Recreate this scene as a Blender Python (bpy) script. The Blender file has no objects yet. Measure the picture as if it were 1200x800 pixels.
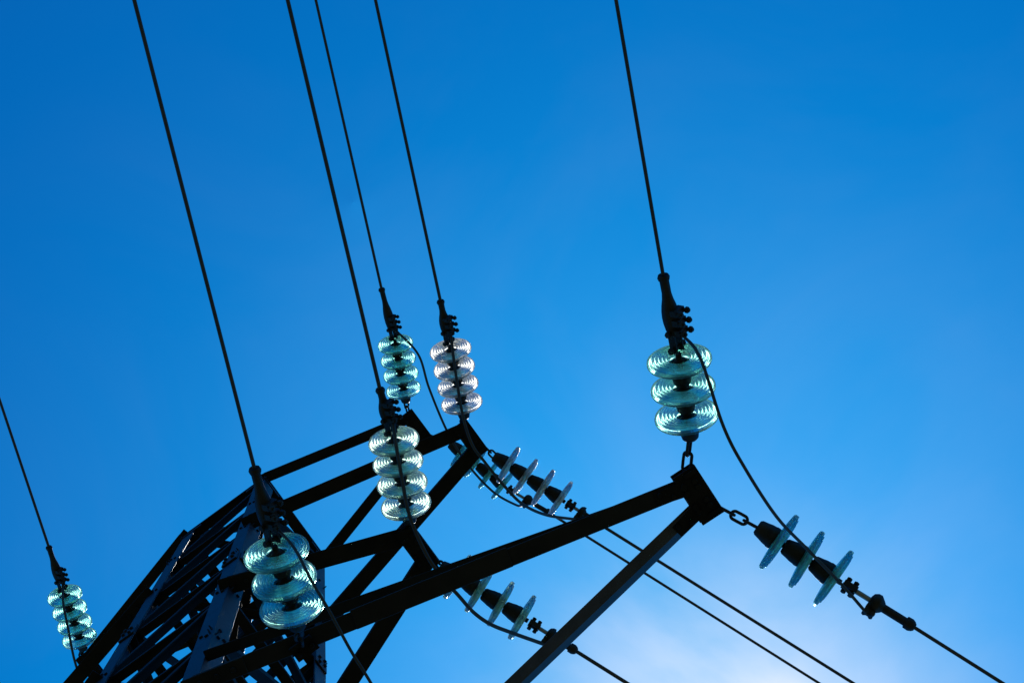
import bpy, math, random
from mathutils import Vector, Matrix

random.seed(7)
S = bpy.context.scene
C = S.collection
R = math.radians

# ------------------------------------------------------------------ camera
F = 3600.0                       # focal length in pixels of a 1200 wide picture
CAM_Z = 1.6
_u = Vector((-.0517, -.0453, 1)).normalized()          # true up, seen from the camera (x right, y down, z ahead)
_x = (Vector((1, 0, 0)) - _u * _u.x).normalized()
_y = _u.cross(_x)

def c2w(v):
    return Vector((_x.dot(v), _y.dot(v), _u.dot(v)))

cam_data = bpy.data.cameras.new('camera')
cam = bpy.data.objects.new('camera', cam_data)
C.objects.link(cam)
rx, ry, rz = c2w(Vector((1, 0, 0))), c2w(Vector((0, -1, 0))), c2w(Vector((0, 0, -1)))
m = Matrix((rx, ry, rz)).transposed().to_4x4()
m.translation = Vector((0, 0, CAM_Z))
cam.matrix_world = m
cam_data.sensor_width = 36
cam_data.lens = F / 1200 * 36
cam_data.clip_start = .05
cam_data.clip_end = 5000
S.camera = cam

# ------------------------------------------------------------------ sky, sun, exposure
SUN_PX = (848, 892)
sun_dir = c2w(Vector(((SUN_PX[0] - 600) / F, (SUN_PX[1] - 400) / F, 1))).normalized()
sun_el = math.asin(sun_dir.z)
sun_az = math.atan2(sun_dir.x, sun_dir.y)
W = bpy.data.worlds.new('World')
S.world = W
W.use_nodes = True
nt = W.node_tree
nt.nodes.clear()
sky = nt.nodes.new('ShaderNodeTexSky')
sky.sky_type = 'NISHITA'
sky.sun_disc = False
sky.sun_elevation = sun_el
sky.sun_rotation = sun_az
sky.altitude = 0
sky.air_density = 1.0
sky.dust_density = 0.3
sky.ozone_density = 6.0
N_ = nt.nodes.new
L_ = nt.links.new
# clear dry air: deepen and saturate the blue
gam = N_('ShaderNodeGamma')
gam.inputs['Gamma'].default_value = 1.8
L_(sky.outputs[0], gam.inputs['Color'])
tint = N_('ShaderNodeMix')
tint.data_type = 'RGBA'
tint.blend_type = 'MULTIPLY'
tint.inputs[0].default_value = 1
tint.inputs['B'].default_value = (.004, .322, .392, 1)
L_(gam.outputs[0], tint.inputs['A'])
# aureole and thin veil of cirrus around the sun
tcw = N_('ShaderNodeTexCoord')
dot = N_('ShaderNodeVectorMath')
dot.operation = 'DOT_PRODUCT'
dot.inputs[1].default_value = sun_dir
L_(tcw.outputs['Generated'], dot.inputs[0])
def lobe(k, amp):
    p = N_('ShaderNodeMath')
    p.operation = 'POWER'
    p.inputs[1].default_value = k
    L_(dot.outputs['Value'], p.inputs[0])
    q = N_('ShaderNodeMath')
    q.operation = 'MULTIPLY'
    q.inputs[1].default_value = amp
    L_(p.outputs[0], q.inputs[0])
    return q.outputs[0]
def add(a, b_, op='ADD'):
    q = N_('ShaderNodeMath')
    q.operation = op
    for i, v in enumerate((a, b_)):
        if isinstance(v, (int, float)):
            q.inputs[i].default_value = v
        else:
            L_(v, q.inputs[i])
    return q.outputs[0]
nzw = N_('ShaderNodeTexNoise')
nzw.inputs['Scale'].default_value = 11
nzw.inputs['Detail'].default_value = 6
nzw.inputs['Distortion'].default_value = .6
L_(tcw.outputs['Generated'], nzw.inputs['Vector'])
mrw = N_('ShaderNodeMapRange')
mrw.inputs['From Min'].default_value = .35
mrw.inputs['From Max'].default_value = .7
mrw.inputs['To Min'].default_value = .55
mrw.inputs['To Max'].default_value = 1.5
L_(nzw.outputs['Fac'], mrw.inputs['Value'])
nz2 = N_('ShaderNodeTexNoise')
nz2.inputs['Scale'].default_value = 7
nz2.inputs['Detail'].default_value = 7
nz2.inputs['Roughness'].default_value = .55
nz2.inputs['Distortion'].default_value = .8
L_(tcw.outputs['Generated'], nz2.inputs['Vector'])
mr2 = N_('ShaderNodeMapRange')
mr2.inputs['From Min'].default_value = .4
mr2.inputs['From Max'].default_value = .7
mr2.inputs['To Max'].default_value = 2
L_(nz2.outputs['Fac'], mr2.inputs['Value'])
cirrus = add(lobe(75, .26), mr2.outputs[0], 'MULTIPLY')
veil = add(add(lobe(700, 4.0), lobe(170, .42)), mrw.outputs[0], 'MULTIPLY')
veil = add(veil, cirrus)
vc = N_('ShaderNodeMix')
vc.data_type = 'RGBA'
vc.blend_type = 'ADD'
vc.inputs['B'].default_value = (1.65, .95, .42, 1)
L_(veil, vc.inputs[0])
vc.clamp_factor = False
cap = N_('ShaderNodeMix')               # the bright band low on the horizon stays modest
cap.data_type = 'RGBA'
cap.blend_type = 'DARKEN'
cap.inputs[0].default_value = 1
cap.inputs['B'].default_value = (.9, 5.0, 9.0, 1)
L_(tint.outputs['Result'], cap.inputs['A'])
L_(cap.outputs['Result'], vc.inputs['A'])
bg = N_('ShaderNodeBackground')
bg.inputs['Strength'].default_value = .1
out = N_('ShaderNodeOutputWorld')
L_(vc.outputs['Result'], bg.inputs[0])
L_(bg.outputs[0], out.inputs[0])

sl = bpy.data.lights.new('sun', 'SUN')
sl.energy = 3.5
sl.angle = R(.53)
sl.color = (1, .96, .9)
so = bpy.data.objects.new('sun', sl)
C.objects.link(so)
so.rotation_euler = sun_dir.to_track_quat('Z', 'Y').to_euler()
so.location = (0, 0, 60)

S.view_settings.view_transform = 'Standard'
S.view_settings.look = 'None'
S.view_settings.exposure = 0.0
S.view_settings.gamma = 1.0
S.view_settings.use_curve_mapping = False

# ------------------------------------------------------------------ points
def at(px, py, h):
    """the point seen at pixel (px, py), h metres above the lens"""
    d = c2w(Vector(((px - 600) / F, (py - 400) / F, 1)))
    p = d * (h / d.z)
    return Vector((p.x, p.y, p.z + CAM_Z))

def fall(p, px, py, deg):
    """the point on pixel (px, py) that lies deg below the horizon as seen from p"""
    h0 = p.z - CAM_Z
    lo, hi = h0 * .4, h0
    t = math.tan(R(deg))
    for _ in range(60):
        mid = (lo + hi) / 2
        q = at(px, py, mid)
        drop = p.z - q.z
        hor = math.hypot(q.x - p.x, q.y - p.y)
        if drop > t * hor:
            lo = mid
        else:
            hi = mid
    return at(px, py, (lo + hi) / 2)

# ------------------------------------------------------------------ materials
def mat(name):
    mt = bpy.data.materials.new(name)
    mt.use_nodes = True
    n = mt.node_tree.nodes
    return mt, n, mt.node_tree.links, n['Principled BSDF']

def steel(name, c0, c1, metallic, r0, r1, scale=6, bump=.15, spec=.2):
    mt, n, l, b = mat(name)
    tc = n.new('ShaderNodeTexCoord')
    nz = n.new('ShaderNodeTexNoise')
    nz.inputs['Scale'].default_value = scale
    nz.inputs['Detail'].default_value = 8
    nz.inputs['Roughness'].default_value = .65
    l.new(tc.outputs['Object'], nz.inputs['Vector'])
    cr = n.new('ShaderNodeValToRGB')
    cr.color_ramp.elements[0].position = .35
    cr.color_ramp.elements[0].color = (*c0, 1)
    cr.color_ramp.elements[1].position = .68
    cr.color_ramp.elements[1].color = (*c1, 1)
    l.new(nz.outputs['Fac'], cr.inputs[0])
    l.new(cr.outputs[0], b.inputs['Base Color'])
    mr = n.new('ShaderNodeMapRange')
    mr.inputs['To Min'].default_value = r0
    mr.inputs['To Max'].default_value = r1
    l.new(nz.outputs['Fac'], mr.inputs['Value'])
    l.new(mr.outputs[0], b.inputs['Roughness'])
    n2 = n.new('ShaderNodeTexNoise')
    n2.inputs['Scale'].default_value = scale * 18
    n2.inputs['Detail'].default_value = 4
    l.new(tc.outputs['Object'], n2.inputs['Vector'])
    bp = n.new('ShaderNodeBump')
    bp.inputs['Strength'].default_value = bump
    bp.inputs['Distance'].default_value = .002
    l.new(n2.outputs['Fac'], bp.inputs['Height'])
    l.new(bp.outputs[0], b.inputs['Normal'])
    b.inputs['Metallic'].default_value = metallic
    b.inputs['Specular IOR Level'].default_value = spec
    return mt

M_STEEL = steel('painted_steel', (.006, .0062, .007), (.020, .018, .016), .0, .52, .8, spec=.12)
M_LEG = steel('glossy_painted_steel', (.008, .0085, .011), (.020, .020, .021), .05, .40, .6)
M_GREY = steel('sky_lit_strut_steel', (.035, .037, .04), (.085, .082, .08), .25, .36, .6, 5, spec=.45)  # tower steel made lighter: the strut's sky-lit look put into its base colour
M_FIT = steel('forged_fitting', (.018, .018, .019), (.04, .038, .035), .3, .42, .6, 20)
M_GALV = steel('galvanised_rod', (.22, .22, .22), (.34, .34, .33), .8, .3, .45, 20)

def wire_mat():
    mt, n, l, b = mat('weathered_aluminium_strand')
    tc = n.new('ShaderNodeTexCoord')
    nz = n.new('ShaderNodeTexNoise')
    nz.inputs['Scale'].default_value = 30
    l.new(tc.outputs['Object'], nz.inputs['Vector'])
    cr = n.new('ShaderNodeValToRGB')
    cr.color_ramp.elements[0].color = (.03, .03, .032, 1)
    cr.color_ramp.elements[1].color = (.07, .07, .07, 1)
    l.new(nz.outputs['Fac'], cr.inputs[0])
    l.new(cr.outputs[0], b.inputs['Base Color'])
    b.inputs['Metallic'].default_value = .4
    b.inputs['Roughness'].default_value = .6
    return mt
M_WIRE = wire_mat()

def glass(name, col, milk, rough, film):
    mt, n, l, b = mat(name)
    tc = n.new('ShaderNodeTexCoord')
    nz = n.new('ShaderNodeTexNoise')
    nz.inputs['Scale'].default_value = 18
    nz.inputs['Detail'].default_value = 6
    l.new(tc.outputs['Object'], nz.inputs['Vector'])
    mr = n.new('ShaderNodeMapRange')
    mr.inputs['To Min'].default_value = rough * .5
    mr.inputs['To Max'].default_value = rough * 1.6
    l.new(nz.outputs['Fac'], mr.inputs['Value'])
    l.new(mr.outputs[0], b.inputs['Roughness'])
    b.inputs['Base Color'].default_value = (*col, 1)
    b.inputs['Transmission Weight'].default_value = 1
    b.inputs['IOR'].default_value = 1.52
    # weathered film: part of the light is scattered forward
    gl = n.new('ShaderNodeBsdfGlass')
    gl.inputs['Color'].default_value = (*col, 1)
    oi = n.new('ShaderNodeObjectInfo')
    off = n.new('ShaderNodeVectorMath')
    off.operation = 'ADD'
    l.new(tc.outputs['Object'], off.inputs[0])
    l.new(oi.outputs['Location'], off.inputs[1])
    n3 = n.new('ShaderNodeTexNoise')
    n3.inputs['Scale'].default_value = 14
    n3.inputs['Detail'].default_value = 7
    n3.inputs['Roughness'].default_value = .7
    l.new(off.outputs[0], n3.inputs['Vector'])
    m3 = n.new('ShaderNodeMapRange')
    m3.inputs['From Min'].default_value = .35
    m3.inputs['From Max'].default_value = .68
    m3.inputs['To Min'].default_value = film * .25
    m3.inputs['To Max'].default_value = film * 1.7
    l.new(n3.outputs['Fac'], m3.inputs['Value'])
    bp = n.new('ShaderNodeBump')
    bp.inputs['Strength'].default_value = .35
    bp.inputs['Distance'].default_value = .01
    l.new(n3.outputs['Fac'], bp.inputs['Height'])
    l.new(bp.outputs[0], b.inputs['Normal'])
    gl.inputs['Roughness'].default_value = .3
    gl.inputs['IOR'].default_value = 1.52
    m0 = n.new('ShaderNodeMixShader')
    m0.inputs[0].default_value = film
    l.new(m3.outputs[0], m0.inputs[0])
    l.new(b.outputs[0], m0.inputs[1])
    l.new(gl.outputs[0], m0.inputs[2])
    tr = n.new('ShaderNodeBsdfTranslucent')
    tr.inputs['Color'].default_value = (*[min(1, c * .9 + .05) for c in col], 1)
    n4 = n.new('ShaderNodeTexNoise')
    n4.inputs['Scale'].default_value = 220
    n4.inputs['Detail'].default_value = 3
    l.new(off.outputs[0], n4.inputs['Vector'])
    b4 = n.new('ShaderNodeBump')
    b4.inputs['Strength'].default_value = 1
    b4.inputs['Distance'].default_value = .012
    l.new(n4.outputs['Fac'], b4.inputs['Height'])
    l.new(b4.outputs[0], tr.inputs['Normal'])
    mx = n.new('ShaderNodeMixShader')
    mx.inputs[0].default_value = milk
    l.new(m0.outputs[0], mx.inputs[1])
    l.new(tr.outputs[0], mx.inputs[2])
    l.new(mx.outputs[0], n['Material Output'].inputs['Surface'])
    return mt
G_GREEN = glass('green_toughened_glass', (.58, .95, .85), .06, .025, .36)
G_PALE = glass('pale_green_glass', (.80, .97, .86), .08, .03, .42)
G_CLEAR = glass('clear_toughened_glass', (.98, .98, .93), .12, .03, .5)

# ------------------------------------------------------------------ mesh helpers
class MB:
    def __init__(s):
        s.v, s.f, s.sm = [], [], []
    def add(s, vs, fs, smooth=False):
        o = len(s.v)
        s.v += [tuple(v) for v in vs]
        s.f += [[i + o for i in f] for f in fs]
        s.sm += [smooth] * len(fs)
    def prism(s, prof, p, q, ex, ey):
        """profile (list of 2D) swept from p to q, axes ex, ey"""
        n = len(prof)
        vs = [p + ex * a + ey * b for a, b in prof] + [q + ex * a + ey * b for a, b in prof]
        fs = [[i, (i + 1) % n, n + (i + 1) % n, n + i] for i in range(n)]
        fs += [list(range(n))[::-1], list(range(n, 2 * n))]
        s.add(vs, fs)
    def angle(s, p, q, hint, w=.08, t=.008, flip=False):
        """L section; flange one lies square to hint, flange two along hint"""
        d = (q - p).normalized()
        ey = (hint - d * hint.dot(d)).normalized()
        ex = d.cross(ey)
        if flip:
            ex = -ex
        c = w * .5
        prof = [(-c, 0), (w - c, 0), (w - c, t), (t - c, t), (t - c, w), (-c, w)]
        s.prism(prof, p, q, ex, ey)
    def box(s, c, ex, ey, ez):
        vs = [c + ex * a + ey * b + ez * g for g in (-1, 1) for b in (-1, 1) for a in (-1, 1)]
        s.add(vs, [[0, 2, 3, 1], [4, 5, 7, 6], [0, 1, 5, 4], [2, 6, 7, 3], [0, 4, 6, 2], [1, 3, 7, 5]])
    def lathe(s, prof, M=None, seg=40, smooth=True, closed=False):
        vs, fs = [], []
        n = len(prof)
        for k in range(seg):
            a = 2 * math.pi * k / seg
            for r, z in prof:
                v = Vector((r * math.cos(a), r * math.sin(a), z))
                vs.append(M @ v if M else v)
        for k in range(seg):
            k2 = (k + 1) % seg
            for i in range(n if closed else n - 1):
                j = (i + 1) % n
                fs.append([k * n + i, k2 * n + i, k2 * n + j, k * n + j])
        s.add(vs, fs, smooth)
        if not closed:
            s.add([vs[k * n] for k in range(seg)], [list(range(seg))[::-1]])
            s.add([vs[k * n + n - 1] for k in range(seg)], [list(range(seg))])
    def tube(s, pts, r, seg=10, smooth=True):
        n = len(pts)
        rs = r if isinstance(r, (list, tuple)) else [r] * n
        vs, fs = [], []
        ref = None
        for i, p in enumerate(pts):
            d = (pts[min(i + 1, n - 1)] - pts[max(i - 1, 0)]).normalized()
            if ref is None:
                ref = d.orthogonal().normalized()
            ref = (ref - d * ref.dot(d)).normalized()
            b = d.cross(ref)
            for k in range(seg):
                a = 2 * math.pi * k / seg
                vs.append(p + (ref * math.cos(a) + b * math.sin(a)) * rs[i])
        for i in range(n - 1):
            for k in range(seg):
                k2 = (k + 1) % seg
                fs.append([i * seg + k, i * seg + k2, (i + 1) * seg + k2, (i + 1) * seg + k])
        s.add(vs, fs, smooth)
        s.add(vs[:seg], [list(range(seg))[::-1]])
        s.add(vs[-seg:], [list(range(seg))])
    def ring(s, c, ax, long, R1, stretch, r, seg=28):
        """chain link: an oval ring round axis ax, stretched along long"""
        side = ax.cross(long).normalized()
        pts = []
        for k in range(seg + 1):
            a = 2 * math.pi * k / seg
            pts.append(c + long * (R1 * math.cos(a) + (stretch if math.cos(a) > 0 else -stretch) * (abs(math.cos(a)) > .2)) + side * R1 * math.sin(a))
        s.tube(pts, r, 8)
    def bolt(s, p, d, r=.012, hgt=.012, shank=0):
        """hexagon head at p pointing along d"""
        q = d.to_track_quat('Z', 'Y').to_matrix().to_4x4()
        q.translation = p
        s.lathe([(r, -shank), (r, hgt * .8), (r * .85, hgt)], q, 6, False)
    def mesh(s, name, mtl):
        me = bpy.data.meshes.new(name)
        me.from_pydata(s.v, [], s.f)
        me.polygons.foreach_set('use_smooth', s.sm)
        me.materials.append(mtl)
        me.validate()
        me.update()
        return me
    def build(s, name, mtl, parent=None, origin=None):
        me = s.mesh(name, mtl)
        o = bpy.data.objects.new(name, me)
        C.objects.link(o)
        if origin is not None:
            me.transform(Matrix.Translation(-origin))
            o.location = origin
        if parent:
            o.parent = parent
        return o

def fix_normals(me):
    import bmesh
    bm = bmesh.new()
    bm.from_mesh(me)
    bmesh.ops.remove_doubles(bm, verts=bm.verts, dist=1e-6)
    bmesh.ops.recalc_face_normals(bm, faces=bm.faces)
    bm.to_mesh(me)
    bm.free()

def tag(o, label, cat, group=None):
    o['label'] = label
    o['category'] = cat
    if group:
        o['group'] = group
    return o

def empty(name, loc):
    o = bpy.data.objects.new(name, None)
    o.empty_display_size = .2
    o.location = loc
    C.objects.link(o)
    return o

# ------------------------------------------------------------------ ground
gm = MB()
N = 40
ext = 1500
gv, gf = [], []
for j in range(N + 1):
    for i in range(N + 1):
        sx = (i / N * 2 - 1)
        sy = (j / N * 2 - 1)
        x = math.copysign(abs(sx) ** 2.5, sx) * ext
        y = math.copysign(abs(sy) ** 2.5, sy) * ext
        gv.append(Vector((x, y, 0)))
for j in range(N):
    for i in range(N):
        a = j * (N + 1) + i
        gf.append([a, a + 1, a + N + 2, a + N + 1])
gm.add(gv, gf)
g_mt, n, l, b = mat('dry_meadow')
tc = n.new('ShaderNodeTexCoord')
nz = n.new('ShaderNodeTexNoise')
nz.inputs['Scale'].default_value = .35
nz.inputs['Detail'].default_value = 12
l.new(tc.outputs['Object'], nz.inputs['Vector'])
cr = n.new('ShaderNodeValToRGB')
cr.color_ramp.elements[0].position = .3
cr.color_ramp.elements[0].color = (.035, .05, .018, 1)
cr.color_ramp.elements[1].position = .75
cr.color_ramp.elements[1].color = (.09, .085, .045, 1)
l.new(nz.outputs['Fac'], cr.inputs[0])
l.new(cr.outputs[0], b.inputs['Base Color'])
b.inputs['Roughness'].default_value = .95
ground = gm.build('ground', g_mt)
ground['kind'] = 'structure'

# ------------------------------------------------------------------ the tower
UP = Vector((0, 0, 1))
A_DIR = c2w(Vector((.81, -.587, 0)))
A_DIR.z = 0
A_DIR.normalize()
B_DIR = UP.cross(A_DIR)
if B_DIR.dot(c2w(Vector((.59, .81, 0)))) < 0:
    B_DIR = -B_DIR
AX0 = at(414 - 116, 237 + 405, 22.2)
TOP = 22.2 + CAM_Z

def axis(h):
    return Vector((AX0.x, AX0.y, h + CAM_Z))
def half(h):
    return .365 + (22.2 - h) * .0073
SG = {1: (1, -1), 2: (1, 1), 3: (-1, -1), 4: (-1, 1)}
def corner(i, h, inset=0):
    s = SG[i]
    k = half(h) - inset
    return axis(h) + A_DIR * s[0] * k + B_DIR * s[1] * k

tower = empty('lattice_tower', (AX0.x, AX0.y, 0))
tag(tower, 'dark steel lattice transmission tower of bolted angle bars seen from below', 'pylon')
T0 = tower.location

def tpart(mb, name, parent=None, bevel=0, material=None):
    base = parent if parent else tower
    o = mb.build(name, material or M_STEEL, base)
    w = base.location.copy() if parent is None else (tower.location + parent.location)
    o.data.transform(Matrix.Translation(-w))
    if bevel:
        md = o.modifiers.new('bevel', 'BEVEL')
        md.width = bevel
        md.segments = 1
        md.limit_method = 'ANGLE'
    return o

# legs: one angle each, flanges in the two faces
LEG_W = .10
for i in (1, 2, 3, 4):
    s = SG[i]
    mb = MB()
    p, q = corner(i, -CAM_Z), corner(i, 22.24)
    d = (q - p).normalized()
    ex = (-A_DIR * s[0])
    ey = (-B_DIR * s[1])
    t = .01
    prof = [(0, 0), (LEG_W, 0), (LEG_W, t), (t, t), (t, LEG_W), (0, LEG_W)]
    mb.prism(prof, p, q, ex, ey)
    # splice plates with bolts where leg sections meet
    for hh in (9.3, 16.9):
        c = corner(i, hh)
        for e1, e2 in ((ex, ey), (ey, ex)):
            mb.box(c + e1 * .058 - e2 * .007, e1 * .05, e2 * .006, d * .16)
            for k in range(4):
                mb.bolt(c + e1 * (.035 if k % 2 else .082) - e2 * .0135 + d * (-.12 + k * .08), -e2, .012, .014)
    for e1, e2 in ((ex, ey), (ey, ex)):
        mb.box(corner(i, 22.16) + e1 * .075 - e2 * .004, e1 * .09, e2 * .0035, UP * .075)
    tpart(mb, 'leg', bevel=.002, material=M_LEG)

# faces and bracing
FACES = [((1, 2), A_DIR), ((3, 4), -A_DIR), ((1, 3), -B_DIR), ((2, 4), B_DIR)]
LEVELS = [12.0, 15.4, 18.8, 22.2]
panels = []
hs = [10.3]
for lo, hi, k in ((10.3, 12.0, 1), (12.0, 15.4, 2), (15.4, 18.8, 2), (18.8, 22.2, 2)):
    for q in range(1, k + 1):
        hs.append(lo + (hi - lo) * q / k)
def brace(p, q, outward, w, flip=False, name='brace', inset=.014, mbx=None):
    mb = mbx or MB()
    d = (q - p).normalized()
    off = -outward * inset
    mb.angle(p + off, q + off, -outward, w, .006, flip)
    for e in (p, q):
        sgn = 1 if e is p else -1
        mb.bolt(e + d * sgn * .07 + outward * .0, outward, .010, .010, .02)
    if mbx is None:
        tpart(mb, name)
for fi, ((i, j), outw) in enumerate(FACES):
    for k in range(len(hs) - 1):
        h0, h1 = hs[k], hs[k + 1]
        a, b2 = (j, i) if fi >= 2 or k % 2 else (i, j)     # the long faces are braced one way, the others zigzag
        brace(corner(a, h0 + .05), corner(b2, h1 - .05), outw, .05, fi in (1, 2))
    for h in hs[1:]:
        top = h > 22
        brace(corner(i, h), corner(j, h), outw, 0.075 if top else .052, name='girt', inset=-.012 if top else .024)
# plan bracing at each crossarm level
for h in LEVELS:
    mb = MB()
    mb.angle(corner(1, h + .02, .02), corner(4, h + .02, .02), UP, .055, .006)
    tpart(mb, 'plan_brace')
    mb = MB()
    mb.angle(corner(2, h - .03, .02), corner(3, h - .03, .02), -UP, .055, .006)
    tpart(mb, 'plan_brace')
# lower body, below the view
mb = MB()
hh = -CAM_Z + .3
k = 0
while hh < 10.2:
    h1 = min(hh + 1.3, 10.25)
    for fi, ((i, j), outw) in enumerate(FACES):
        a, b2 = (i, j) if (k + fi) % 2 == 0 else (j, i)
        brace(corner(a, hh + .05), corner(b2, h1 - .05), outw, .065, mbx=mb)
    hh = h1
    k += 1
tpart(mb, 'lower_bracing')['kind'] = 'stuff'
# peak
mb = MB()
apex = axis(23.9)
for i in (1, 2, 3, 4):
    c = corner(i, 22.2, .01)
    mb.angle(c, apex + (c - apex) * .06, (apex - c).cross(UP).cross(apex - c) * -1, .06, .006)
mb.box(apex, A_DIR * .05, B_DIR * .05, UP * .03)
tpart(mb, 'peak')

# crossarms
ARM = {'A': (490, 499, 22.2, .075, .105), 'B': (554, 513, 18.8, .09, .095),
       'C': (492, 640, 15.4, .09, .105), 'D': (822, 577, 12.0, .072, .09)}
TIE = {('D', -1): .8}
tips = {}
def crossarm(key, left=False):
    px, py, h, w, hw = ARM[key]
    tip = at(px, py, h)
    if left:
        tip = Vector((2 * AX0.x - tip.x, 2 * AX0.y - tip.y, tip.z))
    c = axis(h)
    a = (tip - c)
    a.z = 0
    a.normalize()
    bdir = UP.cross(a)
    if bdir.dot(B_DIR) < 0:
        bdir = -bdir
    i, j = (3, 4) if left else (1, 2)
    arm = MB()
    # end plate: channel across the two chords with bolts and lugs
    L = hw + .02
    arm.box(tip - a * .02 + UP * -.012, a * .046, bdir * L, UP * .006)
    arm.box(tip + a * .030 + UP * .03, a * .006, bdir * L, UP * .05)
    arm.box(tip - a * .02 + UP * .085, a * .046, bdir * L, UP * .006)
    for sgn in (-1, 1):
        arm.box(tip + bdir * sgn * (L - .02) + a * .004 + UP * .03, a * .03, bdir * .008, UP * .062)
        for da in (-.05, .0):
            arm.bolt(tip + bdir * sgn * (L - .055) + a * da - UP * .018, -UP, .013, .014)
            arm.bolt(tip + bdir * sgn * .03 + a * da - UP * .018, -UP, .013, .014)
    if key == 'D':                        # heel gussets where the chords run in
        for sgn, ci in ((-1, i), (1, j)):
            dd = (corner(ci, h) - tip).normalized()
            c0 = tip + bdir * sgn * .04 - UP * .020
            sd = dd.cross(UP)
            arm.prism([(-.034, -.01), (.034, -.01), (.026, .17), (-.026, .17)], c0, c0 + UP * .006, sd, dd)
            for q in (.05, .1, .15):
                arm.bolt(c0 + dd * q + sd * .012 * (-1) ** int(q * 20) - UP * .001, -UP, .011, .013)
    ao = arm.build('crossarm', M_STEEL, tower)
    ao.data.transform(Matrix.Translation(-tip))
    ao.location = tip - tower.location
    for sgn, ci in ((-1, i), (1, j)):
        root = corner(ci, h)
        e = tip + bdir * sgn * (hw - (.045 if key == 'D' else .02)) - a * (-.01 if key == 'D' else .03)
        mb = MB()
        hint = UP
        if key == 'D' and sgn > 0:          # this chord is turned on its heel
            dd = (e - root).normalized()
            sd = dd.cross(UP)
            e1, e2 = (UP * .62 + sd * .78), (UP * .78 - sd * .62)
            tk = .009
            w2 = .054
            mb.prism([(0, 0), (w2, 0), (w2, tk), (tk, tk), (tk, w2), (0, w2)], root - UP * .02 + A_DIR * .07, e - UP * .012, e1, e2)
        else:
            mb.angle(root, e, hint, w, .009, flip=(sgn > 0) ^ left)
        d = (e - root).normalized()
        # splice pad partway and root gusset
        if key == 'D' and sgn < 0:
            pq = root + (e - root) * .47
            mb.box(pq - UP * .007 + d.cross(UP) * .004, d * .33, d.cross(UP) * (w * .56), UP * .005)
        mb.box(root + d * .08 - UP * .007, d * .13, d.cross(UP) * (w * .48), UP * .005)
        for q in range(3):
            mb.bolt(root + d * (.02 + q * .07) - UP * .013, -UP, .012, .013)
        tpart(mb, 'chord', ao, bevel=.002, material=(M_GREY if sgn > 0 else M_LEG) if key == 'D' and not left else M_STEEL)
        # tie up to the leg
        if (key, sgn) not in TIE:
            continue
        root2 = corner(ci, h + TIE[key, sgn])
        mb = MB()
        e2 = tip + bdir * sgn * (hw - .05) - a * .02 + UP * .07
        mb.angle(root2, e2, UP, w * .68, .007, flip=(sgn > 0) ^ left)
        tpart(mb, 'tie', ao, bevel=.002)
    return tip, a, bdir, hw
for key in 'ABCD':
    tips[key] = crossarm(key)
tips['F'] = crossarm('A', True)
crossarm('B', True)
crossarm('C', True)

# ------------------------------------------------------------------ insulator strings
PITCH = .127
def shell(r):                      # cap side of the skirt
    return .007 + .009 * ((r - .03) / .0975) ** 1.6
gp = [(r, shell(r)) for r in (.030, .050, .070, .090, .108, .120)] + [(.1250, .0175), (.1275, .023), (.1275, .031), (.1255, .0365), (.121, .037), (.1165, .031)]
for rc, top in ((.1095, .043), (.0945, .045), (.0795, .046), (.0645, .046), (.0505, .044)):
    gp += [(rc + .0055, shell(rc) + .010), (rc + .0036, top - .006), (rc + .0018, top - .001), (rc, top), (rc - .0018, top - .001), (rc - .0036, top - .006), (rc - .0055, shell(rc) + .010)]
gp += [(.040, .028), (.036, .022), (.030, .022)]
gmb = MB()
gmb.lathe(gp, None, 56, True, True)
def disc_mesh(mtl):
    me = gmb.mesh('glass_disc', mtl)
    fix_normals(me)
    return me
DISC = {k: disc_mesh(v) for k, v in (('green', G_GREEN), ('pale', G_PALE), ('clear', G_CLEAR))}
cmb = MB()
cmb.lathe([(.012, -.078), (.026, -.078), (.033, -.070), (.036, -.055), (.038, -.045), (.042, -.030), (.044, -.012), (.046, -.008), (.046, .004), (.044, .010), (.044, .014), (.0295, .014)], None, 32)
CAP = cmb.mesh('cap', M_FIT)
pmb = MB()
pmb.lathe([(.0292, .0145), (.0292, .030), (.022, .036), (.013, .040), (.0115, .050), (.0115, .060), (.011, .0625)], None, 20)
PIN = pmb.mesh('pin', M_FIT)

def rot_to(d):
    return d.to_track_quat('Z', 'Y').to_matrix().to_4x4()

def child(name, me, parent, M):
    o = bpy.data.objects.new(name, me)
    C.objects.link(o)
    o.parent = parent
    o.matrix_basis = M
    return o

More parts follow.
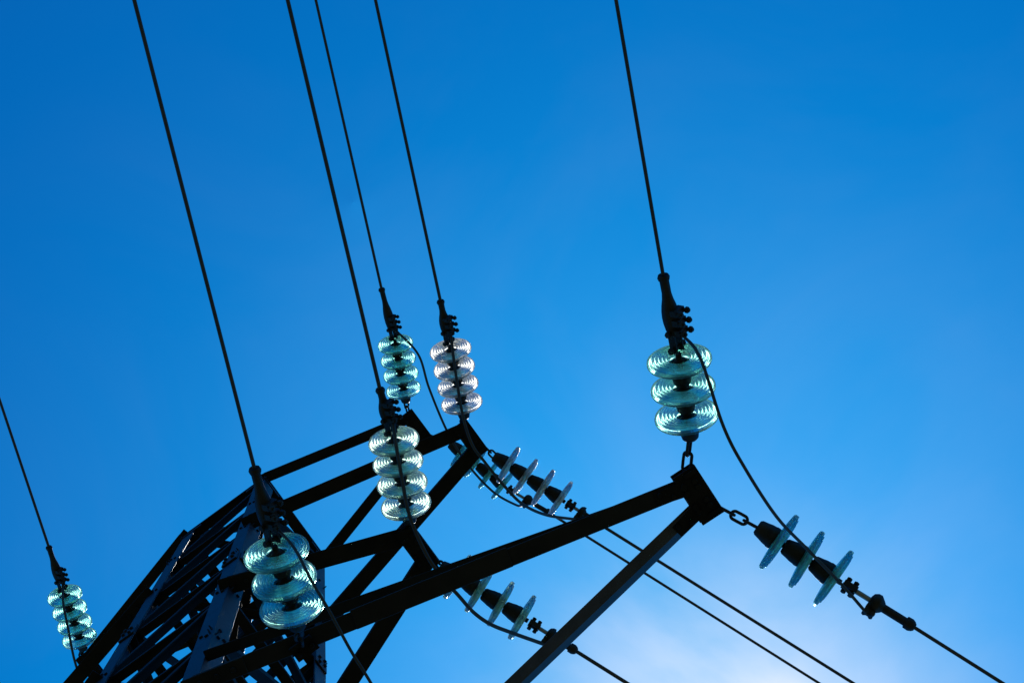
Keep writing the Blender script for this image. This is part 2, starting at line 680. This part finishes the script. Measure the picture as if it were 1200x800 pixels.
def in_clamp(Lc, side):
    """bolted strain clamp along +Z, wire leaves at Z = Lc; side = where the keepers stand"""
    mb = MB()
    Z = Vector((0, 0, 1))
    o = side.cross(Z).normalized()
    # clevis straps and cross bolt
    for sg in (-1, 1):
        mb.box(Z * .07 + o * sg * .02, o * .004, side * .016, Z * .055)
    for zz in (.035, .105):
        mb.tube([Z * zz - o * .034, Z * zz + o * .034], .009, 6, False)
        mb.bolt(Z * zz + o * .034, o, .014, .012)
        mb.bolt(Z * zz - o * .034, -o, .014, .012)
    # boat shaped body
    z0, z1 = .09, Lc
    n = 10
    pts = [Z * (z0 + (z1 - z0) * k / n) for k in range(n + 1)]
    rs = [.019 + .017 * math.sin(math.pi * min(1, (k / n) * 1.35 + .12)) ** 1 if k / n < .62 else .019 for k in range(n + 1)]
    mb.tube(pts, rs, 12)
    mb.lathe([(.022, Lc - .022), (.025, Lc - .01), (.021, Lc)], None, 12)
    # keepers with U bolts
    m_ = 3
    for k in range(m_):
        zz = z0 + .02 + k * .042
        c = Z * zz + side * .034
        mb.box(c, o * .029, side * .015, Z * .012)
        for sg in (-1, 1):
            mb.tube([c + o * sg * .022 - side * .034, c + o * sg * .022 + side * .044], .007, 6, False)
            mb.bolt(c + o * sg * .022 + side * .026, side, .013, .014)
    return mb

def out_clamp(Lc, side):
    """wedge clamp along +Z: clevis, eye rod, thick body, crimped sleeve, wire leaves at Z = Lc; lug for the jumper"""
    Z = Vector((0, 0, 1))
    o = side.cross(Z).normalized()
    cl = mb = MB()
    for sg in (-1, 1):
        mb.box(Z * .045 + o * sg * .014, o * .0035, side * .013, Z * .03)
    for zz in (.03, .062):
        mb.tube([Z * zz - side * .025, Z * zz + side * .025], .007, 6, False)
        mb.bolt(Z * zz + side * .025, side, .012, .01)
        mb.bolt(Z * zz - side * .025, -side, .012, .01)
    mb = MB()
    b0 = Lc * .40
    b1 = Lc * .58
    mb.lathe([(.016, b0), (.031, b0 + .006), (.040, b0 + .02), (.041, b0 + .035), (.036, b1 - .02), (.024, b1 - .005), (.019, b1)], None, 20)
    mb.lathe([(.0175, b1), (.0175, Lc - .045), (.025, Lc - .042), (.026, Lc - .02), (.021, Lc - .008), (.014, Lc)], None, 16)
    rod = MB()
    rod.lathe([(.0105, .058), (.0105, b0 + .004)], None, 12)
    lug = MB()
    lug.box(Z * (b0 + .02) + side * .042, side * .022, o * .009, Z * .022)
    for q in (-.015, .015):
        lug.bolt(Z * (b0 + .02 + q) + side * .055 + o * .011, o, .010, .01)
        lug.bolt(Z * (b0 + .02 + q) + side * .055 - o * .011, -o, .010, .01)
    return mb, rod, lug, cl

def links(p, q, axis_hint):
    """shackle and oval links from p to q, as one hanging chain"""
    mb = MB()
    d = (q - p)
    Ln = d.length
    d.normalize()
    s1 = (axis_hint - d * axis_hint.dot(d)).normalized()
    s2 = d.cross(s1)
    n = max(2, round(Ln / .062))
    step = Ln / n
    for k in range(n):
        c = p + d * (step * (k + .5))
        mb.ring(c, s1 if k % 2 else s2, d, .017, max(0, step * .5 - .010), .0066)
    return mb

def string(key, label, gl, n, attach, first, last, h, deg, cl_end, cl_deg, wire_to, wire_deg, outgoing, group):
    p_first = at(*first, h)
    p_dir = fall(p_first, *last, deg)
    w = (p_dir - p_first).normalized()
    root = empty('insulator_string', attach)
    tag(root, label, 'insulator', group)
    Rm = rot_to(w)
    for k in range(n):
        c = p_first + w * (PITCH * k) - w * .03
        M = Matrix.Translation(c - attach) @ Rm @ Matrix.Rotation(R(random.uniform(-2.2, 2.2)), 4, 'X') @ Matrix.Rotation(R(random.uniform(-2.2, 2.2)), 4, 'Y') @ Matrix.Rotation(random.uniform(0, 6.28), 4, 'Z')
        g = child('glass_disc', DISC[gl], root, M)
        child('cap', CAP, g, Matrix.Identity(4))
        child('pin', PIN, g, Matrix.Identity(4))
    cap_end = p_first - w * (.03 + .072)
    side_hint = UP if not outgoing else UP
    ch = links(attach, cap_end, B_DIR if not outgoing else UP)
    ch.build('chain', M_FIT, root, None).data.transform(Matrix.Translation(-attach))
    # clamp
    p_end = p_first + w * (PITCH * (n - 1) + .025)
    q = fall(p_end, *cl_end, cl_deg)
    v = (q - p_end)
    Lc = v.length
    v.normalize()
    Rc = rot_to(v)
    side_w = c2w(Vector((.8, .35, -.5))) if not outgoing else c2w(Vector((-.45, .75, -.5)))
    sl_ = Rc.to_3x3().inverted() @ side_w
    sl_.z = 0
    sl_.normalize()
    Mc = Matrix.Translation(p_end - attach) @ Rc
    if outgoing:
        mb, rod, lug, cl = out_clamp(Lc, sl_)
        co = child('strain_clamp', mb.mesh('strain_clamp', M_FIT), root, Mc)
        child('eye_rod', rod.mesh('eye_rod', M_GALV), co, Matrix.Identity(4))
        child('jumper_lug', lug.mesh('jumper_lug', M_FIT), co, Matrix.Identity(4))
        child('clevis', cl.mesh('clevis', M_FIT), co, Matrix.Identity(4))
        jp = p_end + v * (Lc * .40 + .02) + (Rc.to_3x3() @ sl_) * .06
    else:
        mb = in_clamp(Lc, sl_)
        child('strain_clamp', mb.mesh('strain_clamp', M_FIT), root, Mc)
        jp = p_end + v * .10 + (Rc.to_3x3() @ sl_) * .03
    wt = fall(q, *wire_to, wire_deg)
    return q, wt, jp

def span(start, through, length, sag_back, r, label, group):
    """a conductor leaving start through a second point, flattening out like a hung wire"""
    d = through - start
    hd = Vector((d.x, d.y, 0))
    Lh = hd.length
    hd.normalize()
    slope = d.z / Lh
    pts = []
    N_ = 90
    for k in range(N_ + 1):
        s = length * (k / N_) ** 1.7
        z = slope * s - slope * s * s / (2 * sag_back)
        pts.append(start + hd * s + UP * z)
    mb = MB()
    pts[0] = start - (pts[1] - pts[0]).normalized() * .05
    mb.tube(pts, r, 10)
    o = mb.build('conductor', M_WIRE, None, start)
    return tag(o, label, 'power line', group)

def smooth(pts, n=10):
    P = [pts[0] * 2 - pts[1]] + pts + [pts[-1] * 2 - pts[-2]]
    res = []
    for i in range(1, len(P) - 2):
        for k in range(n):
            t = k / n
            a, b_, c, d = P[i - 1:i + 3]
            res.append(.5 * ((2 * b_) + (c - a) * t + (2 * a - 5 * b_ + 4 * c - d) * t * t + (3 * b_ - a - 3 * c + d) * t ** 3))
    res.append(pts[-1])
    return res

def jumper(p0, mids, p1, r, label):
    pts = [p0] + [at(*m_) for m_ in mids] + [p1]
    mb = MB()
    mb.tube(smooth(pts), r, 10)
    o = mb.build('jumper_wire', M_WIRE, None, p0)
    return tag(o, label, 'jumper', 'slack jumper wires looping round the crossarm tips')

GI = 'glass insulator strings on the incoming lines'
GO = 'glass insulator strings on the outgoing lines'
WI = 'incoming lines rising to the top of the picture'
WO = 'outgoing lines running to the lower right'
def tip_pt(key, sgn, da=0, dz=0, kb=1.0):
    t, a, bd, hw = tips[key]
    return t + bd * sgn * (hw + .015) * kb + a * da + UP * dz

RW, RT = .0098, .0075
# key: glass, discs, first disc px, last disc px, height, clamp end px, wire px, label bits
INC = {
 'D': ('green', 3, (805, 487), (795, 415), 11.93, (777, 322), (722, 0), RT),
 'C': ('pale', 4, (476, 591), (461, 514), 15.33, (445, 455), (337, 0), RW),
 'B': ('clear', 4, (541, 472), (528, 410), 18.73, (516, 352), (440, 0), RW),
 'A': ('green', 4, (473, 456), (463, 401), 22.1, (447, 338), (370, 0), RW),
 'E': ('green', 3, (342, 710), (322, 641), 11.75, (298, 548), (157, 0), RT),
 'F': ('green', 4, (93, 747), (75, 695), 22.1, (57, 640), (0, 470), RW),
}
OUTG = {
 'D': ('green', 3, (914, 635), (980, 678), 11.97, (1072, 735), (1175, 800), RT),
 'C': ('pale', 4, (537, 676), (613, 724), 15.36, (676, 763), (735, 800), RW),
 'B': ('clear', 4, (596, 545), (658, 585), 18.77, (703, 614), (1000, 800), RW),
 'A': ('green', 4, (541, 530), (593, 571), 22.15, (646, 602), (960, 800), RW),
}
LI = {
 'D': 'three big green glass discs rising from the farthest right crossarm tip',
 'C': 'four pale discs on the short middle crossarm tip, overlapping two girders',
 'B': 'four clear, almost white discs rising from the crossarm tip left of the big green string',
 'A': 'small string of four teal discs just left of the clear white string',
 'E': 'string of three big green discs hanging in front of the dark tower body',
 'F': 'small string of four green discs alone at the left edge, beside the tower leg',
}
LO = {
 'D': 'string of three teal discs seen edge-on, ending in the thick clamp at far right',
 'C': 'string of four whitish edge-on discs partly hidden by the long crossarm girder',
 'B': 'upper string of four clear edge-on discs leaving the tip of the white string',
 'A': 'small teal edge-on string partly hidden behind a crossarm tip, below the clear one',
}
LWI = {
 'D': 'thin line ending in the clamp of the big green string on the right',
 'C': 'thick line coming down to the pale four-disc string',
 'B': 'line coming down to the clear white insulator string',
 'A': 'line coming down to the small teal string beside the white one',
 'E': 'line coming down to the green string in front of the tower body',
 'F': 'short piece of line entering at the left edge above the lone green string',
}
LWO = {
 'D': 'line leaving the thick clamp after the edge-on teal discs at far right',
 'C': 'short line dropping away at the bottom edge below the whitish edge-on discs',
 'B': 'upper of two parallel lines passing behind the long crossarm to the lower right',
 'A': 'lower of two parallel lines passing behind the long crossarm to the lower right',
}
att_in = {k: tip_pt(k, -1, .0, .03) for k in 'ABCD'}
att_in['F'] = tip_pt('F', -1, .0, .03)
# the inner string is held by a lug bolted to the long crossarm's near chord
rt, tp = corner(1, 12.0), tips['D'][0] - tips['D'][2] * .1
eb = at(352, 752, 12.0)
att_in['E'] = Vector((eb.x, eb.y, 12.0 + CAM_Z - .03))
jin, jout = {}, {}
for k in 'DCBAEF':
    gl, n_, f_, l_, h_, ce, wt_, r_ = INC[k]
    q, wt, jp = string(k, LI[k], gl, n_, att_in[k], f_, l_, h_, 27, ce, 22, wt_, 18, False, GI)
    span(q, wt, 46, 42, r_, LWI[k], WI)
    jin[k] = jp
for k in 'DCBA':
    gl, n_, f_, l_, h_, ce, wt_, r_ = OUTG[k]
    q, wt, jp = string(k, LO[k], gl, n_, tip_pt(k, 1, .03, .0, .85), f_, l_, h_, {'D': 10, 'C': 7}.get(k, 6), ce, 7, wt_, 5, True, GO)
    span(q, wt, 90, 70, r_, LWO[k], WO)
    jout[k] = jp

jumper(jin['D'], [(820, 418, 11.55), (848, 500, 11.45), (874, 550, 11.45), (910, 605, 11.55), (945, 642, 11.7), (985, 683, 11.8)], jout['D'], .0065,
       'slack wire curving past the right tip from big green discs to edge-on teal ones')
jumper(jin['C'], [(464, 520, 15.0), (471, 560, 14.95), (480, 604, 14.9), (499, 648, 14.9), (518, 676, 14.9), (537, 697, 14.9), (555, 717, 14.95), (575, 731, 15.0), (600, 741, 15.1)], jout['C'], .0098,
       'slack wire sagging under the whitish edge-on discs below the long girder')
jumper(jin['B'], [(533, 430, 18.4), (542, 485, 18.3), (553, 520, 18.25), (568, 541, 18.25), (590, 568, 18.25), (612, 590, 18.3), (640, 603, 18.5)], jout['B'], .0092,
       'slack wire from the clear white string looping under its crossarm tip')
jumper(jin['A'], [(490, 415, 21.7), (503, 455, 21.6), (525, 507, 21.5), (549, 545, 21.5), (578, 576, 21.6), (604, 591, 21.8)], jout['A'], .0085,
       'slack wire from the small teal string passing behind the next crossarm to its lower discs')
jumper(jin['E'], [(345, 642, 11.45), (365, 680, 11.35), (384, 712, 11.3), (397, 736, 11.3), (413, 765, 11.3), (436, 802, 11.3), (480, 880, 11.3)], at(560, 990, 11.5), .006,
       'slack wire hanging from the inner green string down past the bottom edge')
jumper(jin['F'], [(74, 705, 21.7), (79, 732, 21.6), (91, 785, 21.5), (115, 830, 21.5)], at(160, 870, 21.7), .009,
       'slack wire falling from the lone green string at the left edge')
# lug for the inner string
mb = MB()
mb.box(att_in['E'] + UP * .02, A_DIR * .05, B_DIR * .008, UP * .05)
mb.box(att_in['E'] + UP * .02 + B_DIR * .03, A_DIR * .05, B_DIR * .03, UP * .006)
for sgn in (-1, 1):
    mb.bolt(att_in['E'] + UP * .012 + B_DIR * .035 + A_DIR * .03 * sgn, -UP, .012, .013)
tpart(mb, 'lug')
